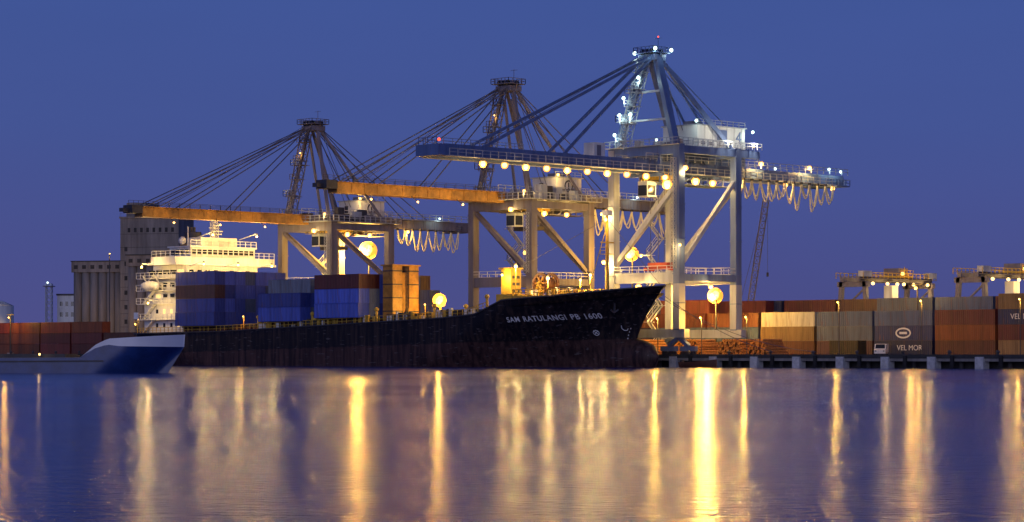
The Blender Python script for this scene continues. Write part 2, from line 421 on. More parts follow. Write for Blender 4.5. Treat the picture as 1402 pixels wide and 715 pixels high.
    for sx in (-1, 1):
        g.p('service_truss', main).rail((sx*(gx+.2), 1, zb-2.6), (sx*(gx+.2), 20, zb-2.6), step=2, h=1.6, r=.09)
        for y in range(1, 20, 3): g.p('service_truss', main).beam((sx*(gx+.2), y, zb-2.6), (sx*(gx+.2), y+3, zb-1), .12)
    g.p('service_floor', main).box(-gx-.4, gx+.4, 1, 20, zb-2.72, zb-2.62)
    # A frame
    ay = 1.5
    for sx in (-1, 1):
        wA = 1.15 if style == 1 else .55
        g.p('a_frame', main).beam((sx*(W-.8), 0, zt+.3), (sx*1.3, ay, za-1), wA, wA)
        g.p('a_frame_back', main).beam((sx*(W-.8), Dp, zt+.2), (sx*1.1, ay+.6, za-1), .7 if style == 1 else .5)
        if style != 1: g.p('a_frame_mid', main).beam((sx*2.2, 6, zt+.2), (sx*1.0, ay, za-3), .4)
    for f in (.3, .62):
        a = Vector((W-.8, 0, zt+.3)).lerp(Vector((1.3, ay, za-1)), f)
        if style == 1: g.p('a_frame_tie', alt).beam(a, (-a.x, a.y, a.z), .35)
        g.p('a_platform', alt).box(-a.x-1, -a.x+1.6, a.y-1.6, a.y+1.2, a.z-.1, a.z)
        g.p('a_rail', 'pale').rail((-a.x-1, a.y-1.6, a.z), (-a.x+1.6, a.y-1.6, a.z), step=.8)
        g.p('a_rail', 'pale').rail((-a.x-1, a.y-1.6, a.z), (-a.x-1, a.y+1.2, a.z), step=.8)
    tm = 'pale' if style == 1 else main
    tb = Vector((-4.6, -1.0, zt)); tt = Vector((-1.6, ay-.4, za-2))
    g.p('ladder_tower', tm).truss(tb, tt, 1.5, 9, .18)
    for k in range(5):
        c = tb.lerp(tt, (k+.5)/5)
        g.p('ladder_landing', tm).box(c.x-1.1, c.x+1.1, c.y-1.1, c.y+1.1, c.z, c.z+.08)
        g.p('ladder_landing', tm).rail((c.x-1.1, c.y-1.1, c.z), (c.x+1.1, c.y-1.1, c.z), step=.7)
    dk = 'grey' if style != 1 else 'blue'
    g.p('apex_head', dk).box(-1.9, 1.9, ay-1.4, ay+1.6, za-1.6, za-.6)
    g.p('apex_head', dk).box(-2.3, 2.3, ay-2.2, ay+2.2, za-.35, za-.2)
    for sx in (-1, 1):
        g.p('apex_rail', dk).rail((sx*2.3, ay-2.2, za-.2), (sx*2.3, ay+2.2, za-.2), step=.9, h=.9)
        g.p('apex_rail', dk).rail((-2.3, ay+sx*2.2, za-.2), (2.3, ay+sx*2.2, za-.2), step=.9, h=.9)
        g.p('apex_bracket', dk).beam((sx*2.2, ay, za-.4), (sx*1.2, ay, za-2.4), .2)
        for k in (-1, 0, 1): g.p('sheave', 'dark').cyl((k*1.1-.1, ay+sx*1.2, za-.1), (k*1.1+.1, ay+sx*1.2, za-.1), .55, n=12)
    g.p('apex_head', dk).box(-1.2, 1.2, ay-1, ay+1.2, za-.2, za+.35)
    g.p('apex_mast', dk).cyl((1.5, ay, za), (1.5, ay, za+2.4), .05); g.p('apex_mast', dk).beam((.6, ay, za+2.2), (2.4, ay, za+2.2), .06)
    th = .42 if style == 1 else .16
    pts = (yt+9, yt*.45) if style == 1 else (yt+3, yt+6, yt+12, yt*.45)
    for sx in (-1, 1):
        for k, py in enumerate(pts):
            g.p('forestay', main if style == 1 else 'cable').beam((sx*1.1, ay-1, za-.9-.15*k), (sx*gx, py, zb+1.0), th)
        for k, py in enumerate(((Dp+4, Dp+15) if style == 1 else (Dp, Dp+9, Dp+16))):
            g.p('backstay', main if style == 1 else 'cable').beam((sx*.9, ay+1, za-.9), (sx*gx*1.2, py, zb+1.0), .34 if (k == 0 and style == 1) else .13)
        g.p('hoist_rope', 'cable').beam((sx*.5, ay-1, za-.3), (sx*.5, yt*.8, zb+1.2), .07)
        g.p('hoist_rope', 'cable').beam((sx*.6, ay+1, za-.3), (sx*.6, 11, zb+3), .08)
    hy0, hy1, hx, hz0, hz1 = ((9, 22, 4.0, zt+.7, zt+4.5) if style == 1 else (11, 18, 3.0, zb+1.2, zb+4.2))
    g.p('machinery_house', 'white').box(-hx, hx, hy0, hy1, hz0, hz1)
    for yy in range(int(hy0)+2, int(hy1), 2): g.p('house_seam', 'grey').box(hx+.001, hx+.02, yy, yy+.06, hz0, hz1)
    g.p('machinery_roof', 'pale').box(-hx-.3, hx+.3, hy0-.3, hy1+.3, hz1+.01, hz1+.2)
    g.p('machinery_floor', main).box(-hx-1.2, hx+1.2, hy0-1.2, hy1+1.2, hz0-.45, hz0-.01)
    if style == 1:
        for sx in (-1, 1): g.p('house_support', main).box(sx*3-.3, sx*3+.3, Dp+1, hy1+1, zb+.9, hz0-.46)
    for sx in (-1, 1): g.p('house_rail', 'pale').rail((sx*(hx+1.2), hy0-1.2, hz0), (sx*(hx+1.2), hy1+1.2, hz0), step=1.2)
    g.p('house_rail', 'pale').rail((-hx-1.2, hy0-1.2, hz0), (hx+1.2, hy0-1.2, hz0), step=1.2)
    for k in range(4):
        yy = hy0+1+k*(hy1-hy0-2)/5
        g.p('house_louvre', 'grey').box(hx+.003, hx+.06, yy, yy+1.1, hz0+.5, hz0+1.0)
    g.p('house_door', 'dark').box(-1.2, -.2, hy0-.05, hy0-.003, hz0, hz0+2.1)
    g.p('roof_unit', 'grey').box(-1, 1.2, hy0+2, hy0+4.5, hz1+.2, hz1+1.0)
    g.p('roof_rail', 'pale').rail((hx, hy0, hz1+.2), (hx, hy1, hz1+.2), step=1.5, h=.9)
    if num:
        g.text(num, 3.2, face_xp(hx+.08, hy1-1.8, (hz0+hz1)/2+.1), M['blue'], 'number', .04)
        g.p('house_mark', 'blue').box(hx+.003, hx+.08, hy1-7.6, hy1-5.0, hz0+1.2, hz1-.5)
    else:
        c = (hz0+hz1)/2
        for i in range(20):
            a0, a1 = math.tau*i/20, math.tau*(i+1)/20
            g.p('house_mark', 'dark').beam((hx+.03, 14.5+1.0*math.cos(a0), c+1.0*math.sin(a0)), (hx+.03, 14.5+1.0*math.cos(a1), c+1.0*math.sin(a1)), .05, .3)
        g.p('house_mark', 'dark').beam((hx+.03, 14.5, c-.7), (hx+.03, 14.5, c+.7), .05, .3)
    ty = 4.0 if style == 1 else 7.0
    g.p('trolley', 'yellow').box(-3, 3, ty-2.5, ty+2.5, zb-2.2, zb-1.4)
    g.p('trolley', 'yellow').rail((3, ty-2.5, zb-1.4), (3, ty+2.5, zb-1.4), step=1)
    g.p('operator_cab', 'pale').box(-1.1, 1.1, ty-4.9, ty-2.6, zb-5.2, zb-2.5)
    g.p('cab_window', 'glass').box(-1.0, 1.0, ty-4.96, ty-4.905, zb-5.0, zb-3.2); g.p('cab_window', 'glass').box(1.105, 1.15, ty-4.7, ty-2.9, zb-4.9, zb-3.2)
    zs = zb*.45+.5 if style == 1 else zb-6
    for sx in (-1, 1):
        for k in (-1, 1): g.p('spreader_rope', 'cable').beam((sx*1.6, ty+k, zb-2.2), (sx*1.6, ty+k, zs+1), .08)
    if style == 1:
        g.p('spreader', 'red').box(-2.2, 2.2, ty-1.1, ty+1.1, zs+.2, zs+1); g.p('spreader', 'red').box(-3, 3, ty-.3, ty+.3, zs-.2, zs+.2)
        g.p('spreader', 'red').box(-3.1, -2.7, ty-1.2, ty+1.2, zs-.4, zs+.2); g.p('spreader', 'red').box(2.7, 3.1, ty-1.2, ty+1.2, zs-.4, zs+.2)
    else:
        g.p('spreader', 'dark').box(-3, 3, ty-1.1, ty+1.1, zs+.2, zs+.9)
    nl = 12 if style == 1 else 8; y0 = Dp+4 if style == 1 else Dp+6; stp = (yr-5-y0)/nl
    for i in range(nl):
        ya = y0+i*stp; dd = R.uniform(2.6, 5.2)
        for off in (0, .35):
            sk = R.uniform(-.5, .5)
            pts_ = [(gx+1.9+off*.3, ya+stp*t/8+sk*(1-(t/4-1)**2), zb-1.3-dd*(1-off*.5)*(1-(t/4-1)**2)) for t in range(9)]
            g.p('festoon', 'festoon').path(pts_, .13)
        g.p('festoon_trolley', 'dark').box(gx+1.7, gx+2.2, ya-.2, ya+.2, zb-1.4, zb-1.0)
    zz = 0; k = 0
    while zz < zb-4:
        a = (-W-1.6, Dp-4.2, zz) if k % 2 == 0 else (-W-1.6, Dp-.9, zz)
        b_ = (-W-1.6, Dp-.9, zz+3) if k % 2 == 0 else (-W-1.6, Dp-4.2, zz+3)
        for wx in (-.4, .4): g.p('stairs', 'pale').beam((a[0]+wx, a[1], a[2]), (b_[0]+wx, b_[1], b_[2]), .1, .25)
        g.p('stair_landing', 'pale').box(-W-2.3, -W-.7, b_[1]-.7, b_[1]+.7, zz+2.95, zz+3.05)
        g.p('stair_rail', 'pale').rail((-W-2.2, a[1], a[2]), (-W-2.2, b_[1], b_[2]), step=1.5)
        zz += 3; k += 1
    g.p('leg_ladder', 'pale').truss((W-.2, -1.25, 15), (W-.2, -1.25, zt-2), .7, 16, .07)
    def lamp(p, r=.42, m_='bulb_y', W_=0, col=YEL):
        x_, y_, z_ = p
        g.p('lamp_lens', m_, True).ball(p, r, 10, 6)
        if m_ == 'bulb_y': g.p('lamp_halo_disc', 'halo_glow').cyl((x_-.1*r, y_+.1*r, z_), (x_-.6*r, y_+.6*r, z_+.1*r), r*1.4, r*.9, n=12)  # added glowing disc behind the lens, imitates its halo
        g.p('lamp_hood', 'dark').cyl((x_, y_, z_+r*.9), (x_, y_, z_+r*1.3), r*.8, r*.3, n=8)
        if W_: g.light((x_+r*.6, y_-r*.6, z_-r*1.3-.35), W_, col)
    if style == 1:
        for i in range(10): lamp((gx+1.5, -43.2+4.9*i, zb-1.9), .44, 'bulb_y', 2200 if i % 2 == 0 else 0)
        for yy in (20, 27, 34, 41, 48): lamp((gx+1.6, yy, zb+1.9 if yy % 2 else zb-1.6), .30, 'bulb_y', 2600)
        lamp((3.5, 1.6, zb-3.0), .65, 'bulb_y', 6000); lamp((6.2, 6, zb-2.4), .5, 'bulb_y', 4500); lamp((-5, 5, zb-2.8), .4, 'bulb_y', 4000)
        lamp((5, 12, zb-2.4), .42, 'bulb_y', 3000); lamp((W+.9, .6, zb-.5), .38, 'bulb_y', 1500)
        for p_ in ((2.4, ay-1.8, za+.3), (-2.4, ay-1.8, za-.2), (2.4, ay+2.4, za+.3)): lamp(p_, .34, 'bulb_c', 300, COOL)
        for f, dx in ((.12, -1.4), (.35, -1.4), (.35, 1.2), (.55, -1.4), (.78, .9)):
            c = tb.lerp(tt, f); lamp((c.x+dx, c.y-1.2, c.z+.8), .32, 'bulb_c', 500, COOL)
        for p_ in ((5.0, 7.6, hz1+.6), (-4.4, 7.6, hz0+1.6), (5.2, 22.8, hz1-.5)): lamp(p_, .28, 'bulb_c', 500, COOL)
        for yy in (12, 19):  # added lamps on arms, put in to brighten the machinery house
            g.p('house_fill_arm', 'pale').beam((hx, yy, hz0-.2), (hx+4.5, yy, hz0+.2), .12); g.p('house_fill_lamp', 'bulb_y', True).ball((hx+4.6, yy, hz0+.3), .16)
            g.light((hx+5.0, yy, hz0+.9), 2600, (1, .9, .68), .2)
        for p_ in ((-3.6, 40, zb+2.0), (3.6, 47, zb+1.9), (3.6, 50.5, zb+1.6)): lamp(p_, .26, 'bulb_c', 200, COOL)
        lamp((0, -2, 12.0), .35, 'bulb_y', 6500); lamp((W+1.2, 7, 12.0), .28, 'bulb_y', 4500); lamp((-W-1, -1.5, 16.5), .28, 'bulb_y', 8500)
        lamp((-W-2.6, 10, 9), .22, 'bulb_y', 2500); lamp((-W-2.6, 10, 18), .22, 'bulb_y', 2500); lamp((-W-1.4, -1.5, 25), .26, 'bulb_y', 6000)
        lamp((W+1.5, -1.5, 19), .2, 'bulb_y', 2600)
        g.p('beacon', 'bulb_r').ball((gx, yt-1, zb+1.6), .26); g.p('beacon', 'bulb_r').ball((1.5, ay, za+2.5), .14)
    else:
        for yy in (yt+9, yt+20, yt+31):  # added lamps held out on arms to light the boom side
            g.p('boom_fill_arm', 'dark').beam((1.2, yy, zb-.9), (4.3, yy-1.5, zb-1.9), .1); g.p('boom_fill_lamp', 'bulb_w', True).ball((4.4, yy-1.5, zb-2.0), .2)
            g.light((4.9, yy-2.0, zb-2.6), 1900, (1, .58, .14), .2)
        lamp((3.2, -1, zb-2.2), .36, 'bulb_y', 2600); lamp((3.0, 8, zb-2.6), .4, 'bulb_y', 2000); lamp((3.0, 14, zb-2.6), .34, 'bulb_y', 1600)
        lamp((3.6, 24, zb-1.6), .28, 'bulb_y', 1300); lamp((3.6, 33, zb+1.4), .22, 'bulb_c', 300, COOL)
        lamp((0, 20, 11.5), .3, 'bulb_w', 3500, WARM); lamp((W+1.3, -1.2, 11.5), .3, 'bulb_w', 4000, WARM)
        lamp((hx+1.6, hy0-1.0, hz1+.4), .2, 'bulb_y', 1700); lamp((-W-.5, -2, zt+1.8), .22, 'bulb_y', 1200); lamp((W, -2, zt+1.9), .22, 'bulb_y', 1200)
        lamp((-1.6, ay-2.0, za-6), .15, 'bulb_w', 300, WARM)
    g.done()
    return g
sts(-7.6, 32.8, 53.0, -50.5, 52.7, 1, 1, '4')
sts(-43.1, 29.0, 50.3, -43.8, 47, 2, -1)
sts(-98.5, 27.0, 46.5, -44.0, 43.5, 3, -1)

# ------------------------------------------------------------------ cargo ship
def lerp_tab(t, x):
    if x <= t[0][0]: return t[0][1]
    for (a, va), (b_, vb) in zip(t, t[1:]):
        if x <= b_: return va + (vb-va)*(x-a)/(b_-a)
    return t[-1][1]
ZD = [(-120, 6.2), (-90.6, 6.5), (-61, 7.4), (-30, 8.4), (-21, 9.0), (-14.5, 11.3), (-4, 11.9), (11, 13.5)]
STEM = [(-2, 3.0), (3.5, 4.4), (5.5, 5.0), (8, 6.4), (11, 8.6), (13.5, 10.9)]
SX0, CY, HB = -120.0, -13.5, 12.5
def zdeck(x): return lerp_tab(ZD, x)
def half(x, z):
    t = max(0, min(1, (z+2)/(zdeck(x)+2)))
    xb = lerp_tab(STEM, z); dd = max(0, xb-x)
    Le = 46*(1-t)+24*t; p_ = 1.5*(1-t)+2.3*t
    f = 1-(1-min(1, dd/Le))**p_
    da = x-SX0; La = 34*(1-t)+8*t; mn = .12*(1-t)+.86*t
    f2 = mn+(1-mn)*(1-(1-min(1, da/La))**2)
    return max(.06, HB*f*f2)
hm = bpy.data.materials.new('ship_hull_paint'); hm.use_nodes = True
N = hm.node_tree.nodes; L = hm.node_tree.links; b = N['Principled BSDF']; b.inputs['Roughness'].default_value = .5
b.inputs['Specular IOR Level'].default_value = .25
tc = N.new('ShaderNodeTexCoord'); sp = N.new('ShaderNodeSeparateXYZ'); L.new(tc.outputs['Object'], sp.inputs[0])
def math_(op, a, b_=None, c=None):
    m_ = N.new('ShaderNodeMath'); m_.operation = op
    for i, v in enumerate((a, b_, c)):
        if v is None: continue
        if isinstance(v, (int, float)): m_.inputs[i].default_value = v
        else: L.new(v, m_.inputs[i])
    return m_.outputs[0]
nz = N.new('ShaderNodeTexNoise'); nz.inputs['Scale'].default_value = .8; nz.inputs['Detail'].default_value = 6
L.new(tc.outputs['Object'], nz.inputs['Vector'])
line = math_('MULTIPLY_ADD', sp.outputs['X'], .021, 4.7)
d_ = math_('SUBTRACT', sp.outputs['Z'], line)
d_ = math_('ADD', d_, math_('MULTIPLY_ADD', nz.outputs['Fac'], .8, -.4))
fac = N.new('ShaderNodeMapRange'); fac.inputs[1].default_value = -.12; fac.inputs[2].default_value = .12; L.new(d_, fac.inputs[0])
mp = N.new('ShaderNodeMapping'); mp.inputs['Scale'].default_value = (1.6, 1.6, .16); L.new(tc.outputs['Object'], mp.inputs[0])
st = N.new('ShaderNodeTexNoise'); st.inputs['Scale'].default_value = .9; st.inputs['Detail'].default_value = 8; L.new(mp.outputs[0], st.inputs['Vector'])
r1 = N.new('ShaderNodeValToRGB'); L.new(st.outputs['Fac'], r1.inputs[0])
r1.color_ramp.elements[0].position = .45; r1.color_ramp.elements[0].color = (.009, .007, .010, 1)
r1.color_ramp.elements[1].position = .78; r1.color_ramp.elements[1].color = (.06, .038, .03, 1)
r2 = N.new('ShaderNodeValToRGB'); L.new(st.outputs['Fac'], r2.inputs[0])
r2.color_ramp.elements[0].position = .35; r2.color_ramp.elements[0].color = (.024, .012, .013, 1)
r2.color_ramp.elements[1].position = .75; r2.color_ramp.elements[1].color = (.11, .055, .045, 1)
mx = N.new('ShaderNodeMixRGB'); L.new(fac.outputs[0], mx.inputs[0]); L.new(r2.outputs[0], mx.inputs[1]); L.new(r1.outputs[0], mx.inputs[2])
sc = N.new('ShaderNodeTexNoise'); sc.inputs['Scale'].default_value = 2.2; sc.inputs['Detail'].default_value = 5
mp2 = N.new('ShaderNodeMapping'); mp2.inputs['Scale'].default_value = (.25, 1, 1.5); L.new(tc.outputs['Object'], mp2.inputs[0]); L.new(mp2.outputs[0], sc.inputs['Vector'])
r3 = N.new('ShaderNodeValToRGB'); L.new(sc.outputs['Fac'], r3.inputs[0])
r3.color_ramp.elements[0].position = .62; r3.color_ramp.elements[0].color = (0, 0, 0, 1); r3.color_ramp.elements[1].position = .70; r3.color_ramp.elements[1].color = (.6, .6, .6, 1)
mx2 = N.new('ShaderNodeMixRGB'); L.new(r3.outputs[0], mx2.inputs[0]); L.new(mx.outputs[0], mx2.inputs[1]); mx2.inputs[2].default_value = (.15, .13, .13, 1)
L.new(mx2.outputs[0], b.inputs['Base Color'])

ship = G('cargo_ship', k=.32)
hull = ship.p('hull', hm, True)
NS, NZ = 90, 14
for sgn in (-1, 1):
    secs = []
    for i in range(NS+1):
        u = i/NS; u = 1-(1-u)**1.6
        col = []
        for j in range(NZ+1):
            t = j/NZ
            xg = SX0+u*(11-SX0); z = -2+t*(zdeck(xg)+2)
            for _ in range(3):
                xx = SX0+u*(lerp_tab(STEM, z)-SX0); z = -2+t*(zdeck(xx)+2)
            col.append((xx, CY+sgn*half(xx, z), z))
        secs.append(col)
    hull.loft(secs)
    if sgn == -1: near = secs
    else: far = secs
ship.p('transom', hm).loft([near[0], far[0]])
dk = []
for a, b_ in zip(near, far):
    x_, z_ = a[-1][0], a[-1][2]-(1.15 if a[-1][0] > -18 else .05)
    dk.append([(x_, a[-1][1]+.15, z_), (x_, b_[-1][1]-.15, z_)])
ship.p('main_deck', 'deckred').loft(dk[:-2])
pts = [p[-1] for p in near]
for a, b_ in zip(pts, pts[1:]): ship.p('gunwale', 'dark').beam((a[0], a[1]-.03, a[2]+.05), (b_[0], b_[1]-.03, b_[2]+.05), .3, .2)
for a, b_ in zip([p[-1] for p in far], [p[-1] for p in far][1:]): ship.p('gunwale', 'dark').beam((a[0], a[1]+.03, a[2]+.05), (b_[0], b_[1]+.03, b_[2]+.05), .3, .2)
bs = []
for i in range(15):
    u = i/14; xx = -10+u*19.6; r = 3.0*math.sqrt(max(0, 1-max(0, (u-.6)/.4)**2.6))*(1 if u > .25 else .7+1.2*u)
    r = max(r, .03)
    bs.append([(xx, CY+r*.74*math.cos(a), 1.75+r*1.08*math.sin(a)) for a in [math.tau*k/20 for k in range(20)]])
ship.p('bulbous_bow', hm, True).loft(bs, True)
def hull_text(body, x0, z0, size, name):
    c = bpy.data.curves.new('tmp', 'FONT'); c.body = body; c.size = size; c.space_character = 1.12; c.space_word = 1.3; c.offset = .022
    o = bpy.data.objects.new('tmp', c); COL.objects.link(o); bpy.context.view_layer.update()
    me = bpy.data.meshes.new_from_object(o.evaluated_get(bpy.context.evaluated_depsgraph_get()))
    bpy.data.objects.remove(o)
    for v in me.vertices:
        xx, zz = x0+v.co.x, z0+v.co.y+v.co.x*.04
        v.co = (xx, CY-half(xx, zz)-.16, zz)
    me.materials.clear(); me.materials.append(M['white'])
    o = bpy.data.objects.new(name, me); COL.objects.link(o); o.parent = ship.e
hull_text('SAM RATULANGI PB 1600', -14.2, 7.6, 1.2, 'ship_name')
def ring(cx, cz, r):
    for i in range(16):
        a0, a1 = math.tau*i/16, math.tau*(i+1)/16
        P = [(cx+r*math.cos(a), CY-half(cx+r*math.cos(a), cz+r*math.sin(a))-.06, cz+r*math.sin(a)) for a in (a0, a1)]
        ship.p('hull_marks', 'white').beam(P[0], P[1], .09, .09)
ring(-.8, 5.8, .42)
for s_ in (-1, 1):
    P = [(-.8+d*s_*.3, CY-half(-.8+d*s_*.3, 5.8+d*.3)-.06, 5.8+d*.3) for d in (-1, 1)]
    ship.p('hull_marks', 'white').beam(P[0], P[1], .09)
P = [(3.1, 7.0), (3.05, 6.5), (3.3, 6.2), (3.7, 6.2), (3.9, 6.5)]
P = [(a, CY-half(a, c)-.06, c) for a, c in P]
for a, b_ in zip(P, P[1:]): ship.p('hull_marks', 'white').beam(a, b_, .1)
for k in range(9):
    zz = 2+k*.55; xx = lerp_tab(STEM, zz)-1.3
    ship.p('draft_marks', 'white').box(xx-.12, xx+.12, CY-half(xx, zz)-.07, CY-half(xx, zz)-.03, zz, zz+.22)
ax, az = 3.6, 10.2; ayy = CY-half(ax, az)-.25
ship.p('anchor', 'dark').beam((ax, ayy, az+.6), (ax, ayy-.1, az-1.1), .25); ship.p('anchor', 'dark').beam((ax-.7, ayy-.2, az-.6), (ax, ayy-.15, az-1.1), .25); ship.p('anchor', 'dark').beam((ax+.7, ayy+.1, az-.6), (ax, ayy-.15, az-1.1), .25)
for sy in (-1, 1):
    for i in range(20):
        x0 = -118+i*5; x1 = x0+5
        if x1 > -18: break
        ship.p('deck_rail', 'yellow').rail((x0, CY+sy*(half(x0, zdeck(x0))-.2), zdeck(x0)), (x1, CY+sy*(half(x1, zdeck(x1))-.2), zdeck(x1)), step=1.2)
for x0, x1 in ((-104, -91), (-88.5, -81), (-79, -66), (-63, -50), (-45, -33), (-31, -20)):
    zz = zdeck((x0+x1)/2)
    ship.p('hatch_coaming', 'deckred').box(x0+.4, x1-.4, CY-10.8, CY+10.8, zz-.4, zz+.9)
    ship.p('hatch_cover', 'dark').box(x0+.2, x1-.2, CY-11.2, CY+11.2, zz+.91, zz+1.2)
    k = x0+1
    while k < x1-1:
        ship.p('coaming_stay', 'deckred').box(k, k+.15, CY-11.15, CY-10.81, zz-.05, zz+.85); k += 1.5
for i in range(80):
    xx = R.uniform(-80, -19); zz = zdeck(xx); yy = CY-R.uniform(11.3, 12.0)
    h = R.uniform(.5, 1.7)
    ship.p('deck_fitting', R.choice(['yellow', 'dark', 'white'])).box(xx, xx+R.uniform(.3, .9), yy, yy+.5, zz-.03, zz+h)
for xx in (-80, -64.5, -47, -32, -19):
    zz = zdeck(xx)
    for yy in (CY-11.6, CY+11.6, CY-4, CY+4):
        ship.p('vent_post', 'yellow').cyl((xx, yy, zz-.1), (xx, yy, zz+2.2), .22); ship.p('vent_post', 'yellow').ball((xx, yy, zz+2.3), .42, 8, 5)
zz = zdeck(-48)
for yy in (-21.6, -17.6):
    ship.p('cell_tower', 'orange').box(-49.2, -46.6, yy, yy+2.3, zz, zz+10.2)
    for k in range(4): ship.p('cell_tower_band', 'dark').box(-49.25, -46.55, yy-.04, yy+2.34, zz+2+k*2.4, zz+2.2+k*2.4)
ship.p('cell_tower', 'orange').box(-48.6, -47.2, -19.29, -17.61, zz+1, zz+9)
ship.p('cell_tower_cap', 'orange').box(-49.5, -46.3, -21.9, -15.0, zz+10.21, zz+10.45)
ship.p('cell_ladder', 'dark').truss((-46.3, -18.4, zz), (-46.3, -18.4, zz+10), .5, 14, .06)
ship.p('fore_house', 'yellow').box(-26, -23.6, CY-1.3, CY+1.2, 8.5, 17.0)
ship.p('fore_house', 'yellow').box(-26.3, -23.3, CY-1.6, CY+1.5, 17.01, 17.3)
ship.p('fore_house', 'yellow').box(-24.5, -19.5, CY-4, CY+4, 8.5, 12.6)
ship.p('fore_house_door', 'dark').box(-25.2, -24.5, CY-1.36, CY-1.303, 9, 11); ship.p('fore_house_door', 'dark').box(-19.49, -19.4, CY-2, CY-1.1, 10.3, 12.2)
for k in range(3): ship.p('fore_house_louvre', 'dark').box(-23.59, -23.5, CY-.9, CY+.8, 13+k*1.2, 13.5+k*1.2)
ship.p('drum', 'deckred').cyl((-16.3, CY-1.2, 14.4), (-16.3, CY+1.2, 14.4), 1.1, n=16)
for yy in (CY-1.3, CY+1.2):
    c = Vector((-16.3, yy, 14.4))
    for i in range(20):
        a0, a1 = math.tau*i/20, math.tau*(i+1)/20
        ship.p('drum_rim', 'deckred').beam(c+Vector((1.6*math.cos(a0), 0, 1.6*math.sin(a0))), c+Vector((1.6*math.cos(a1), 0, 1.6*math.sin(a1))), .4, .5)
    for i in range(6):
        a0 = math.tau*i/6; ship.p('drum_rim', 'orange').beam(c, c+Vector((1.6*math.cos(a0), 0, 1.6*math.sin(a0))), .3)
for sy in (-1, 1):
    ship.p('drum_stand', 'yellow').beam((-18, CY+sy*2, 10.2), (-16.3, CY+sy*1.8, 14.6), .35); ship.p('drum_stand', 'yellow').beam((-14.6, CY+sy*2, 10.2), (-16.3, CY+sy*1.8, 14.6), .35)
ship.p('raised_deck', 'yellow').box(-19.4, -11, CY-5, CY+5, 10.0, 12.2)
ship.p('raised_rail', 'yellow').rail((-19.4, CY-5, 12.2), (-4, CY-5, 12.2), step=1, r=.07); ship.p('raised_rail', 'yellow').rail((-11, CY-5, 12.2), (-11, CY+5, 12.2), step=1, r=.07)
ship.p('raised_rail', 'yellow').rail((-19.4, CY+5, 12.2), (-4, CY+5, 12.2), step=1, r=.07)
ship.p('raised_deck', 'yellow').box(-10.9, -4, CY-4, CY+4, 10.3, 11.9)
for k in range(5):
    xx = -9.5+k*1.5
    ship.p('windlass', 'yellow').cyl((xx, CY-3, 12.5), (xx, CY-1.8, 12.5), .6); ship.p('windlass', 'yellow').cyl((xx, CY+1.8, 12.5), (xx, CY+3, 12.5), .6)
    ship.p('windlass', 'dark').box(xx-.3, xx+.3, CY-.6, CY+.6, 11.9, 13.0)
for k in range(9):
    xx = -13+k*1.9; hh = half(xx, 11)-1.2
    for sy in (-1, 1): ship.p('bollard', 'yellow').cyl((xx, CY+sy*hh, zdeck(xx)-1.2), (xx, CY+sy*hh, zdeck(xx)-.1), .2)
for i in range(16):
    xx = R.uniform(-18, -4); yy = CY+R.uniform(-5, 4)
    ship.p('fore_fitting', R.choice(['yellow', 'white', 'orange'])).box(xx, xx+R.uniform(.3, .8), yy, yy+.6, 11.9, 12.2+R.uniform(.5, 2.0))
for i in range(8):
    x0 = -14+i*1.7; x1 = x0+1.7
    for sy in (-1, 1):
        if x1 < -2: ship.p('bow_rail', 'yellow').rail((x0, CY+sy*(half(x0, zdeck(x0))-.15), zdeck(x0)), (x1, CY+sy*(half(x1, zdeck(x1))-.15), zdeck(x1)), step=1.7, h=.55)
ship.p('foremast', 'yellow').cyl((-2, CY, 11), (-2, CY, 25.5), .42, .22); ship.p('foremast', 'yellow').beam((-2, CY-1.6, 21), (-2, CY+1.6, 21), .2)
ship.p('foremast', 'yellow').box(-2.8, -1.2, CY-.8, CY+.8, 19, 19.1); ship.p('foremast', 'yellow').rail((-2.8, CY-.8, 19.1), (-1.2, CY-.8, 19.1), step=.8)
ship.p('foremast', 'yellow').beam((-2, CY, 24), (-4.5, CY-2.5, 11.5), .14); ship.p('foremast', 'yellow').beam((-2, CY, 24), (-4.5, CY+2.5, 11.5), .14)
ship.p('foremast', 'white').box(-2.6, -1.4, CY-.6, CY+.6, 25.5, 26.4)
ship.p('mast_stay', 'cable').beam((-2, CY, 25), (10, CY, 13.6), .06); ship.p('mast_stay', 'cable').beam((-2, CY, 25), (-23, CY, 17.2), .06)
ship.p('mast_lamp', 'bulb_y', True).ball((-1.5, CY-.9, 24.8), .3); ship.light((-1.0, CY-1.6, 23.8), 1500, YEL)
def sag(a, b_, s_, n=8):
    a, b_ = Vector(a), Vector(b_); return [a.lerp(b_, i/n)-Vector((0, 0, s_*4*(i/n)*(1-i/n))) for i in range(n+1)]
ship.p('mooring_line', 'cable').path(sag((7, CY+3, 12.6), (22, .9, 2.6), 1.2), .05, 4)
ship.p('mooring_line', 'cable').path(sag((6, CY+3, 12.3), (31, .9, 2.6), 1.8), .05, 4)
fx = -105.0
sw = ship.p('accommodation', 'white')
sw.box(-117.5, fx, CY-10, CY+9.5, 6, 12); sw.box(-117, fx-.2, CY-9.5, CY+9.2, 12.01, 17); sw.box(-116, fx-.4, CY-9, CY+8.8, 17.01, 19.6)
sw.box(-113, fx+1.0, CY-12.6, CY+12.5, 19.61, 20.0)
sw.box(-112, fx+.6, CY-12.5, CY+12.4, 20.01, 21.2)
sw.box(-112, fx-.2, CY-8, CY+8, 21.21, 23.1)
sw.box(-112.3, fx+.1, CY-8.3, CY+8.3, 23.11, 23.4)
sw.box(-111, fx-1.5, CY-4.5, CY+4.5, 23.41, 25.2)
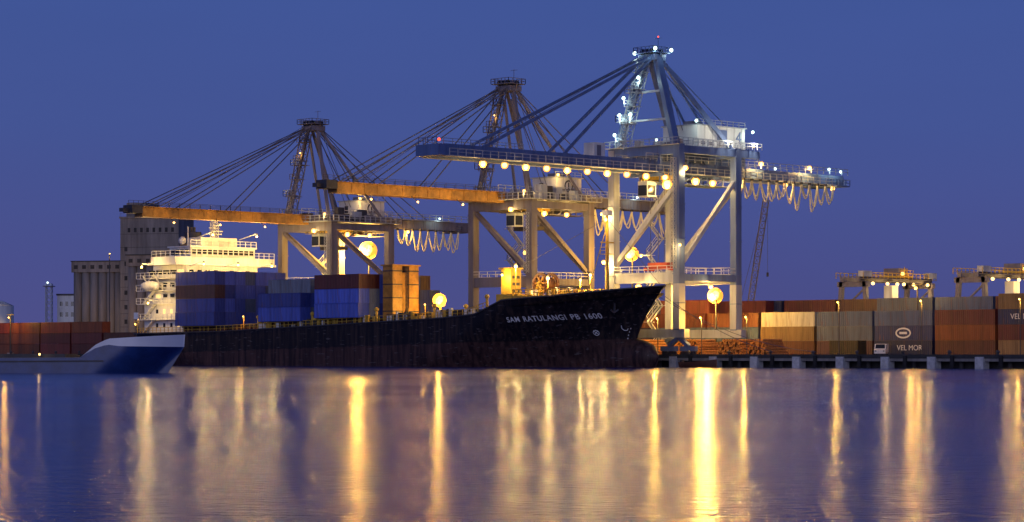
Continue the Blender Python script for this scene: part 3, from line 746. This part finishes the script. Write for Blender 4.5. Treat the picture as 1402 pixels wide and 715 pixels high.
for z0 in (8.9, 12.0, 14.6, 17.0):
    ship.p('deck_ledge', 'white').box(-118.6, fx+.7, CY-11.2, CY-9.6, z0, z0+.12); ship.p('deck_ledge', 'white').box(fx+.02, fx+.9, CY-9.55, CY+9.3, z0, z0+.12)
    ship.p('ledge_rail', 'white').rail((-118.6, CY-11.2, z0+.12), (fx+.7, CY-11.2, z0+.12), step=1.3); ship.p('ledge_rail', 'white').rail((fx+.88, CY-9.5, z0+.12), (fx+.88, CY+9.3, z0+.12), step=1.3)
for z0 in (7.5, 10.2, 13.2, 15.4, 17.9):
    for k in range(9):
        yy = CY-8.2+k*2.0; ship.p('window', 'glass' if R.random() > .3 else 'winlit').box(fx-.45, fx+.03, yy, yy+.7, z0, z0+.8)
    for k in range(5):
        xx = -116+k*2.3; ship.p('window', 'glass' if R.random() > .3 else 'winlit').box(xx, xx+.7, CY-10.03, CY-8.9, z0, z0+.8)
for k in range(12):
    yy = CY-7.7+k*1.3; ship.p('bridge_window', 'glass').box(fx-.25, fx-.15, yy, yy+1.0, 21.7, 22.7)
for k in range(4): ship.p('bridge_window', 'glass').box(-111.5+k*1.5, -110.4+k*1.5, CY-8.05, CY-7.9, 21.7, 22.7)
ship.p('bridge_rail', 'white').rail((fx+.5, CY-12.4, 21.2), (fx+.5, CY+12.4, 21.2), step=1.3); ship.p('bridge_rail', 'white').rail((-112, CY-12.4, 21.2), (fx+.5, CY-12.4, 21.2), step=1.3)
ship.p('bridge_rail', 'white').rail((fx, CY-8.2, 23.4), (fx, CY+8.2, 23.4), step=1.3)
for k in range(4):
    z0 = 6.2+k*2.9; ship.p('outside_stair', 'white').beam((-117, CY-10.6, z0), (-113.5, CY-10.6, z0+2.7), .8, .15)
fn = []
for zz, s_ in ((17, 1), (24.5, .95), (26.6, .85)):
    fn.append([(-115+2.4*s_*math.cos(a), CY+1.8*s_*math.sin(a), zz) for a in [math.tau*k/16 for k in range(16)]])
ship.p('funnel', 'dark', True).loft(fn, True); ship.p('funnel_top', 'dark').cyl((-115, CY, 25.5), (-115, CY, 26.55), 1.5)
ship.p('funnel_band', 'orange').cyl((-115, CY, 23.0), (-115, CY, 24.2), 2.45, n=20)
for a in (-.6, .5): ship.p('funnel_pipe', 'dark').cyl((-115+a, CY, 26.5), (-115+a, CY, 27.6), .3)
ship.p('radar_mast', 'white').truss((-108, CY, 25.2), (-108, CY, 28.4), 1.1, 5, .14)
for z0, l_ in ((26.0, 3.6), (27.2, 2.6), (28.4, 1.8)):
    ship.p('radar_mast', 'white').beam((-108, CY-l_/2, z0), (-108, CY+l_/2, z0), .2); ship.p('radar_scanner', 'white').beam((-107.2, CY-l_*.4, z0+.5), (-107.2, CY+l_*.4, z0+.5), .25)
ship.p('aft_mast', 'white').cyl((-112, CY+3, 23.4), (-112, CY+3, 28.2), .15); ship.p('aft_mast', 'white').cyl((-110, CY-5, 23.4), (-110, CY-5, 27.4), .12)
ship.p('sat_dome', 'white', True).ball((-110.5, CY-6, 24.6), .8); ship.p('sat_dome', 'white', True).ball((-110.5, CY+6, 24.4), .6)
ship.p('lifeboat', 'white', True).ball((-113.5, CY-11.6, 15.6), 1.0, 12, 8, (3, 1, 1))
ship.p('lifeboat_davit', 'white').beam((-111.5, CY-10, 14.7), (-111.5, CY-11.9, 17.6), .2); ship.p('lifeboat_davit', 'white').beam((-115.5, CY-10, 14.7), (-115.5, CY-11.9, 17.6), .2)
def slamp(p, W_, r=.25, col=YEL, m_='bulb_y'):
    ship.p('deck_lamp', m_, True).ball(p, r); ship.p('lamp_bracket', 'dark').beam((p[0], p[1], p[2]+r), (p[0], p[1], p[2]+r+.3), .3)
    ship.light((p[0]+.5, p[1]-.3, p[2]-r-.3), W_, col)
for yy in (-22, -13.5, -5):
    ship.p('flood_arm', 'white').beam((fx, yy, 19.4), (fx+4.4, yy, 20.2), .16); slamp((fx+4.5, yy, 19.7), 4200, .22)
for yy in (-19, -8):
    ship.p('flood_arm', 'white').beam((fx-2, yy, 25.0), (fx+3.4, yy, 26.0), .14); slamp((fx+3.5, yy, 25.5), 5500, .22)
ship.p('flood_arm', 'white').beam((-111, CY-11, 19.6), (-111, CY-15.5, 19.8), .16); slamp((-111, CY-15.5, 19.2), 5500, .22)
ship.p('flood_arm', 'white').beam((-111, CY-11, 12.6), (-111, CY-14.0, 12.8), .16); slamp((-111, CY-14.0, 12.2), 2500, .2)
slamp((-24.8, CY-2.2, 16.0), 2600, .22); slamp((-20.5, CY-3.2, 17.4), 6500, .3); slamp((-12.5, CY-3.5, 15.2), 5600, .3); slamp((-12, CY+4, 15.0), 3000, .22); slamp((-4.5, CY-1.5, 15.6), 4600, .25)
for p_ in ((-20.5, CY-3.2, 17.7), (-12.5, CY-3.5, 15.4), (-12, CY+4, 15.2), (-4.5, CY-1.5, 15.8)): ship.p('lamp_post', 'yellow').cyl((p_[0], p_[1], 10), p_, .1)
ship.p('deck_mast', 'yellow').cyl((-42.8, CY, 8), (-42.8, CY, 12), .18)
ship.p('deck_lamp_halo_disc', 'halo_glow').cyl((-42.6, CY-.4, 11.9), (-43.0, CY, 11.95), 1.25, .9, n=18)  # glowing disc shaped as the halo of the deck lamp
for k in range(6): ship.p('deck_lamp_big', 'bulb_w', True).ball((-42.4+.35*math.cos(k*1.047), CY-.6+.35*math.sin(k*1.047)*.7, 11.9+.4*math.sin(k*1.047)), .45)
ship.light((-41.2, CY-2.0, 11.2), 7500, WARM, .4)
for xx in (-34, -60, -72, -84): ship.p('deck_lamp', 'bulb_w', True).ball((xx, CY-12.0, zdeck(xx)+2.6), .16); ship.p('lamp_post', 'yellow').cyl((xx, CY-11.9, zdeck(xx)), (xx, CY-11.9, zdeck(xx)+2.5), .07); ship.light((xx+.3, CY-12.6, zdeck(xx)+2.1), 500, WARM, .15)
ship.done()
def bay(xc, ylist, z0, tiers, cols, short=False):
    for k, yy in enumerate(ylist):
        for j in range(tiers[k % len(tiers)]): cont(xc, yy, z0+j*H, R.choice(cols), short)
ys = [CY-11.6+2.5*i for i in range(10)]
blues = ['blue', 'blue', 'blue', 'dblue', 'blue', 'slate']
bay(-97.7, ys[:1], zdeck(-97)+1.21, [4], ['pbrown', 'maroon', 'dblue', 'slate']); bay(-97.7, ys[1:7], zdeck(-97)+1.21, [4, 4, 4, 4, 4, 4], blues)
bay(-84.7, ys[6:10], zdeck(-84)+1.21, [3, 3, 2, 2], ['white', 'navy', 'maroon'], True)
bay(-72.5, ys[:6], zdeck(-72)+1.21, [2, 3, 3, 3, 3, 3], ['blue', 'blue', 'dblue', 'slate', 'blue', 'grey'])
bay(-56.5, ys[:2], zdeck(-56)+1.21, [3, 3], ['blue', 'maroon', 'dblue', 'grey']); bay(-56.5, ys[2:8], zdeck(-56)+1.21, [3, 3, 3, 3, 3, 2], ['maroon', 'blue', 'dblue', 'pbrown', 'slate'])

# ------------------------------------------------------------------ lamp masts
def mast(x, y, h, big, W_, col, m_='bulb_w', name='lamp_mast'):
    g = G(name, (x, y, 2)); g.p('pole', 'dark').cyl((0, 0, 0), (0, 0, h+.8), .26, .13, 10); g.p('base', 'conc').box(-.6, .6, -.6, .6, 0, .5)
    g.p('head_frame', 'dark').box(-1.3, 1.3, -.12, .12, h+.6, h+.8)
    if big > .6:
        g.p('halo_glow', 'halo_glow').cyl((0, -.2, h), (-.5, .3, h+.1), big*1.35, big*.9, n=20)  # glowing disc stands in for the halo of the big lamps
        for k in range(8):
            a = math.tau*k/8; g.p('lens', m_, True).ball((big*.5*math.cos(a), -.5+.3*math.sin(a), h+big*.5*math.sin(a)), big*.42, 12, 7)
        g.p('lens', m_, True).ball((0, -.8, h), big*.6, 12, 8)
    else:
        g.p('lens', m_, True).ball((0, -.5, h), big, 14, 8); g.p('hood', 'dark').cyl((0, -.5, h+big*.8), (0, -.5, h+big*1.2), big*.9, big*.4)
    g.light((0, -1.6-big, h-big*.6), W_, col, .5); g.done()
mast(-101.9, 22, 21.6, 1.4, 36000, WARM); mast(-28.5, 22, 18.8, 1.0, 6500, WARM); mast(-9.9, 24, 10.8, 1.05, 15000, WARM)
mast(-59, 25, 20, .4, 1500, WARM); mast(20, 44, 12, .3, 1000, WARM); mast(75, 44, 12, .3, 1000, WARM)
mast(*campos(-85, 600)[:2], 17, .55, 2000, COOL, 'bulb_c', 'street_lamp')
mast(*campos(-92, 610)[:2], 7.5, .3, 900, WARM, 'bulb_w', 'street_lamp')
mast(-230, 20, 9, .2, 1300, WARM, 'bulb_w', 'street_lamp'); mast(-275, 20, 9, .2, 1300, WARM, 'bulb_w', 'street_lamp')

# ------------------------------------------------------------------ RTG yard cranes
def rtg(x, y0, y1, h):
    g = G('yard_gantry_crane', (x, y0, 2), k=.24); D = y1-y0
    for y in (0, D):
        for sx in (-3.6, 3.6):
            g.p('leg', 'grey').beam((sx, y, 1.8), (sx*.75, y, h), .8)
            for k in (-.7, .7): g.p('tyre', 'rub').cyl((sx+k, y-.3, .75), (sx+k, y+.3, .75), .74, n=14)
        g.p('sill', 'grey').box(-5, 5, y-.4, y+.4, 1.6, 2.4); g.p('head', 'grey').box(-3.6, 3.6, y-.4, y+.4, h-1.0, h)
        g.p('brace', 'grey').beam((-3.4, y, 8), (3.0, y, h-1), .3)
        g.p('corner_box', 'pale').box(2.0, 3.4, y-1.2, y+1.2, h+.91, h+2.0)
    for sx in (-1.9, 1.9):
        g.p('girder', 'grey').box(sx-.4, sx+.4, -1.2, D+1.2, h+.01, h+.9); g.p('walk_rail', 'yellow').rail((sx*1.7, -1.2, h+.6), (sx*1.7, D+1.2, h+.6), step=1.3, r=.06)
    g.p('walkway', 'grey').box(2.4, 3.4, -1.2, D+1.2, h+.5, h+.6)
    g.p('trolley', 'yellow').box(-2.6, 2.6, D*.55, D*.55+4, h+.91, h+1.3); g.p('trolley_house', 'grey').box(-1.8, 1.8, D*.55+.4, D*.55+3.4, h+1.31, h+2.8)
    g.p('trolley_rail', 'yellow').rail((2.6, D*.55, h+1.3), (2.6, D*.55+4, h+1.3), step=1)
    g.p('cab', 'white').box(.4, 2.3, D*.5-1.4, D*.5+.6, h-3, h-.6); g.p('engine_house', 'pale').box(-2.5, 2.5, -1.6, -.45, 2.4, 5)
    g.p('spreader', 'yellow').box(-3, 3, D*.6, D*.6+2.2, h-6, h-5.2)
    for sx in (-2, 2): g.p('rope', 'cable').beam((sx, D*.6+1, h-5.2), (sx, D*.6+1, h), .08)
    for k in (.08, .3, .45, .55, .7, .92): g.p('lens', 'bulb_y', True).ball((3.3, D*k, h-.35), .33); g.p('lens_arm', 'dark').beam((1.9, D*k, h-.02), (3.3, D*k, h-.02), .12)
    for k in (.2, .55, .85): g.light((4.6, D*k, h-1.6), 2800, YEL)
    g.p('lens', 'bulb_w', True).ball((3.0, D*.55, h+1.7), .34); g.light((4.6, D*.6, h+3.6), 1500, WARM); g.p('lens_post', 'yellow').cyl((2.7, D*.6, h+1), (2.7, D*.6, h+3.0), .07)
    g.done()
rtg(-6.3, 60, 81, 14.0); rtg(20.5, 60, 83, 14.3)

# ------------------------------------------------------------------ mobile crane behind the right-hand gantry
g = G('mobile_crane', campos(44.5, 480, 2), math.radians(45))
g.p('carrier', 'yellow').box(-5, 3, -1.4, 1.4, 1.0, 2.0); g.p('cab', 'yellow').box(-1.5, 1.2, -1.3, 1.3, 2.01, 3.8)
for k in (-4, -2.4, .2, 1.8):
    for s_ in (-1.2, 1.2): g.p('wheel', 'rub').cyl((k, s_-.25, .65), (k, s_+.25, .65), .64, n=14)
g.p('boom', 'grey').truss((.5, 0, 2.6), (4.6, 0, 30), 1.1, 20, .14); g.p('backstay', 'cable').beam((-2, 0, 3.8), (4.6, 0, 30), .08)
g.p('hoist_rope', 'cable').beam((4.9, 0, 30), (4.9, 0, 16), .06); g.p('hook', 'dark').box(4.7, 5.1, -.2, .2, 15.2, 16); g.done()

# ------------------------------------------------------------------ silos
g = G('grain_silo', campos(-123, 787, 2), math.radians(45-14), k=.38)
c = g.p('tower', 'conc'); c.box(-1.2, 18.5, 0, 13, 0, 43.5); c.box(.5, 7, 1, 12, 43.51, 48)
g.p('tower_cap', 'conc').box(-1.5, 18.8, -.3, 13.3, 43.0, 43.6)
for k in range(8): g.p('tower_window', 'concd').box(1.3+k*2.1, 2.2+k*2.1, -.06, .2, 38.6, 40)
for k in range(7): g.p('tower_window', 'concd').box(.2, 1.2, -.06, .2, 5+k*4.6, 6.4+k*4.6)
for k in range(9): g.p('tower_joint', 'concd').box(-1.2, 18.5, -.03, .1, 4.4+k*4.2, 4.5+k*4.2)
g.p('tower_roof_rail', 'grey').rail((-1.2, -.2, 43.6), (18.5, -.2, 43.6), step=2)
def silobank(x0, x1, y, h):
    n = int((x1-x0)/2.7); st_ = (x1-x0)/n
    for k in range(n):
        cx = x0+(k+.5)*st_; g.p('silo_cell', 'conc', True).cyl((cx, y+1.4, 0), (cx, y+1.4, h-3.4), 1.42, n=16)
    g.p('silo_wall', 'conc').box(x0, x1, y+1.4, y+14, 0, h-3.4); g.p('silo_gallery', 'conc').box(x0-.2, x1+.2, y-.3, y+14.2, h-3.39, h)
    for k in range(n): g.p('gallery_window', 'concd').box(x0+k*st_+.7, x0+k*st_+2.0, y-.36, y-.1, h-2.3, h-1.1)
    g.p('silo_roof', 'concd').box(x0-.4, x1+.4, y-.5, y+14.4, h+.01, h+.3)
silobank(-18.3, -1.3, 1.5, 29.5); silobank(4, 30, -7, 31)
g.light((-8, -16, 8), 6500, WARM); g.light((14, -22, 10), 9000, WARM); g.light((8, -30, 30), 5200, WARM)
for p_ in ((-8, -16, 8.6), (14, -22, 10.6), (8, -30, 30.6)):
    g.p('flood_pole', 'dark').cyl((p_[0], p_[1], 0), p_, .15); g.p('flood_lens', 'bulb_w', True).ball(p_, .2)
g.done()
g = G('port_building', campos(-163, 890, 2), math.radians(40)); g.p('walls', 'white').box(0, 7, 0, 7, 0, 21); g.p('roof', 'dark').box(-.3, 7.3, -.3, 7.3, 21.01, 21.6)
for k in range(5):
    for j in range(3): g.p('window', 'glass').box(1+j*2, 2+j*2, -.05, .1, 2+k*3.8, 3.6+k*3.8)
g.done()
g = G('lattice_mast', campos(-165, 885, 2), math.radians(40)); g.p('mast', 'pale').truss((0, 0, 0), (0, 0, 25), 2.0, 12, .25); g.p('platform', 'grey').box(-1.8, 1.8, -1.8, 1.8, 24, 24.3); g.p('lamp', 'bulb_c').ball((0, -1.8, 25.4), .35); g.done()
g = G('storage_tank', campos(-185, 900, 2)); g.p('shell', 'white', True).cyl((0, 0, 0), (0, 0, 17.5), 4.4, n=28); g.p('roof', 'white', True).cyl((0, 0, 17.5), (0, 0, 19.3), 4.4, .4, n=28); g.p('rail', 'grey').rail((-4, -2, 17.5), (4, -2, 17.5)); g.light((6, -10, 4), 3000, YEL); g.done()
for i, (lx, dp, wd, hh) in enumerate(((-70, 760, 60, 9), (10, 820, 90, 8), (130, 860, 120, 9), (240, 900, 100, 10))):
    g = G('warehouse', campos(lx, dp, 2), math.radians(45)); g.p('walls', 'conc').box(0, wd, 0, 30, 0, hh-2)
    g.p('roof', 'dark').add([(-.5, -.5, hh-2), (wd+.5, -.5, hh-2), (wd+.5, 15, hh), (-.5, 15, hh), (-.5, 30.5, hh-2), (wd+.5, 30.5, hh-2)], [(0, 1, 2, 3), (3, 2, 5, 4), (0, 3, 4), (1, 5, 2)])
    for k in range(int(wd/10)): g.p('door', 'grey').box(3+k*10, 8+k*10, -.08, -.003, 0, 4.5)
    g.done()

# ------------------------------------------------------------------ quay clutter
def logs(x, y, n, length=5.5):
    g = G('timber_stack', (x, y, 2))
    for r in range(6):
        for k in range(n-r):
            xx = (k-(n-r)/2)*.52+R.uniform(-.06, .06)
            g.p('log', 'wood').cyl((xx+R.uniform(-.3, .3), R.uniform(-.2, .1), .26+r*.46), (xx+R.uniform(-.3, .3), length+R.uniform(-.4, .4), .26+r*.46), .25, n=8)
    g.done()
logs(-1.6, 6.5, 14); logs(-12, 5.5, 11); logs(9.5, 5, 12); logs(14.8, 6, 9)
for (lx, ly, lh, lw) in ((4, 3.8, 6.5, 2200), (-6, 3.8, 6.5, 1900), (14, 3.8, 6.5, 1500), (24, 16, 9, 1100), (41, 16, 9, 1100), (60, 16, 9, 1100)):  # the three set back are added fill for the container fronts
    g = G('quay_and_fill_lamp', (lx, ly, 2)); g.p('post', 'dark').cyl((0, 0, 0), (0, 0, lh), .08); g.p('lens', 'bulb_w', True).ball((0, -.3, lh), .16); g.light((0, -.8, lh-.4), lw, WARM, .2); g.done()
g = G('delivery_van', (30.6, 19, 2), math.radians(-60))
prof = [(-2.3, .35), (2.25, .35), (2.35, .95), (1.75, 1.15), (1.2, 1.95), (-2.2, 2.0), (-2.35, 1.0)]
g.p('body', 'white').loft([[(a, s_, c_) for a, c_ in prof] for s_ in (-.95, -.9, .9, .95)], True)
for s_ in (-.951, .951): g.p('body', 'white').add([(a, s_, c_) for a, c_ in prof], [tuple(range(7))])
for s_ in (-.96, .96): g.p('window', 'glass').box(.2, 1.1, s_-.012, s_+.012, 1.2, 1.8)
g.p('windscreen', 'glass').add([(1.74, -.8, 1.22), (1.74, .8, 1.22), (1.27, .75, 1.9), (1.27, -.75, 1.9)], [(0, 1, 2, 3)])
for a in (-1.4, 1.5):
    for s_ in (-.9, .9): g.p('wheel', 'rub').cyl((a, s_-.1, .33), (a, s_+.1, .33), .33, n=14)
g.p('headlamp', 'glass').box(2.32, 2.37, -.8, -.55, .7, .85); g.p('headlamp', 'glass').box(2.32, 2.37, .55, .8, .7, .85); g.done()
g = G('work_skiff', (1.5+8, -3.2, 0), math.radians(4))
sec = []
for i in range(9):
    u = i/8; xx = -3.6+7.2*u; hb = 1.2*(1-max(0, (u-.5)/.5)**2*.95); sec.append([(xx, -hb, .9+.5*u*u), (xx, -hb*.75, .1), (xx, 0, -.1), (xx, hb*.75, .1), (xx, hb, .9+.5*u*u)])
g.p('hull', 'deckred', True).loft(sec); g.p('thwart', 'wood').box(-2, -1.6, -1, 1, .6, .7); g.p('thwart', 'wood').box(.4, .8, -1, 1, .6, .7); g.p('transom', 'deckred').add(sec[0], [(0, 1, 2, 3, 4)]); g.p('engine', 'dark').box(-3.9, -3.4, -.25, .25, .5, 1.3); g.done()

# ------------------------------------------------------------------ river barge, left foreground
g = G('river_barge', campos(-40, 303, 0), math.radians(45-7))
def bh(x, t):
    dd = -x-(1-t)*2.2
    f = 1-(1-max(0, min(1, dd/(9-3*t))))**2
    return max(.05, 3.9*f)
ZB = [(-60, 1.6), (-12.0, 1.9), (-10.0, 3.5), (-8.5, 4.2), (0, 4.7)]
WB = [(-12, 0), (-10.5, .35), (-7, 1.0), (0, 1.5)]
for sgn in (-1, 1):
    lo, wh = [], []
    for i in range(81):
        xx = -60+60*(1-(1-i/80)**1.7); zt_ = lerp_tab(ZB, xx)-(lerp_tab(WB, xx) if xx > -12 else 0); zt_ = max(zt_, 1.55)
        col = []
        for j in range(7):
            t = j/6; z = -.6+t*(zt_+.6); xe = xx if xx < -12 else xx-(1-t)*2.4*(1+xx/12)
            col.append((xe, sgn*bh(xx, t)*1.0, z))
        lo.append(col); zt2 = max(lerp_tab(ZB, xx), zt_+.02)
        wh.append([(xx, sgn*bh(xx, 1)*1.0, zt_), (xx+.1*(xx > -12), sgn*(bh(xx, 1)+.03), zt2)])
    g.p('hull', 'bargeblue', True).loft(lo)
    g.p('bulwark', 'bwhite', True).loft(wh)
g.p('deck', 'dark').box(-59.5, -12, -3.6, 3.6, 1.3, 1.5); g.p('fore_deck', 'dark').add([(-12, -3.6, 2.3), (-12, 3.6, 2.3), (-5, 3, 2.6), (-1.5, .2, 2.8), (-5, -3, 2.6)], [(0, 1, 2, 3, 4)])
g.p('hold_coaming', 'dark').box(-50, -14, -3.0, 3.0, 1.5, 2.2)
g.p('hold_cover', 'dark').box(-49.8, -14.2, -2.9, 2.9, 2.21, 2.35)
g.p('rubbing_strake', 'dark').beam((-58, -3.98, 1.2), (-9, -3.98, 1.5), .15)
g.p('jackstaff', 'dark').cyl((-6, 0, 2.7), (-6, 0, 7.4), .06); g.p('jackstaff_cap', 'white').box(-6.25, -5.75, -.2, .2, 6.6, 7.4)
g.p('windlass', 'dark').cyl((-7.5, -1, 3.4), (-7.5, 1, 3.4), .5)
g.p('wheelhouse', 'white').box(-58, -52, -2.6, 2.6, 1.5, 5.6); g.p('wheelhouse_window', 'glass').box(-51.98, -51.9, -2.2, 2.2, 4.0, 5.0)
for xx in (-17, -23.5, -33): g.p('hull_lamp', 'bulb_y', True).ball((xx, -3.75, 2.3), .14); g.p('lamp_post', 'dark').cyl((xx, -3.7, 1.5), (xx, -3.7, 2.25), .05); g.light((xx, -4.1, 2.3), 15, YEL, .1)
g.done()

# ------------------------------------------------------------------ camera
cd = bpy.data.cameras.new('camera'); co = bpy.data.objects.new('camera', cd); COL.objects.link(co)
co.location = CAM; co.rotation_euler = (math.radians(90), 0, math.radians(45))
cd.sensor_width = 36; cd.lens = 3400/1402*36; cd.shift_y = 125.5/1402; cd.clip_end = 12000; cd.clip_start = 1
S.camera = co
S.view_settings.view_transform = 'Standard'; S.view_settings.look = 'None'; S.view_settings.exposure = 0
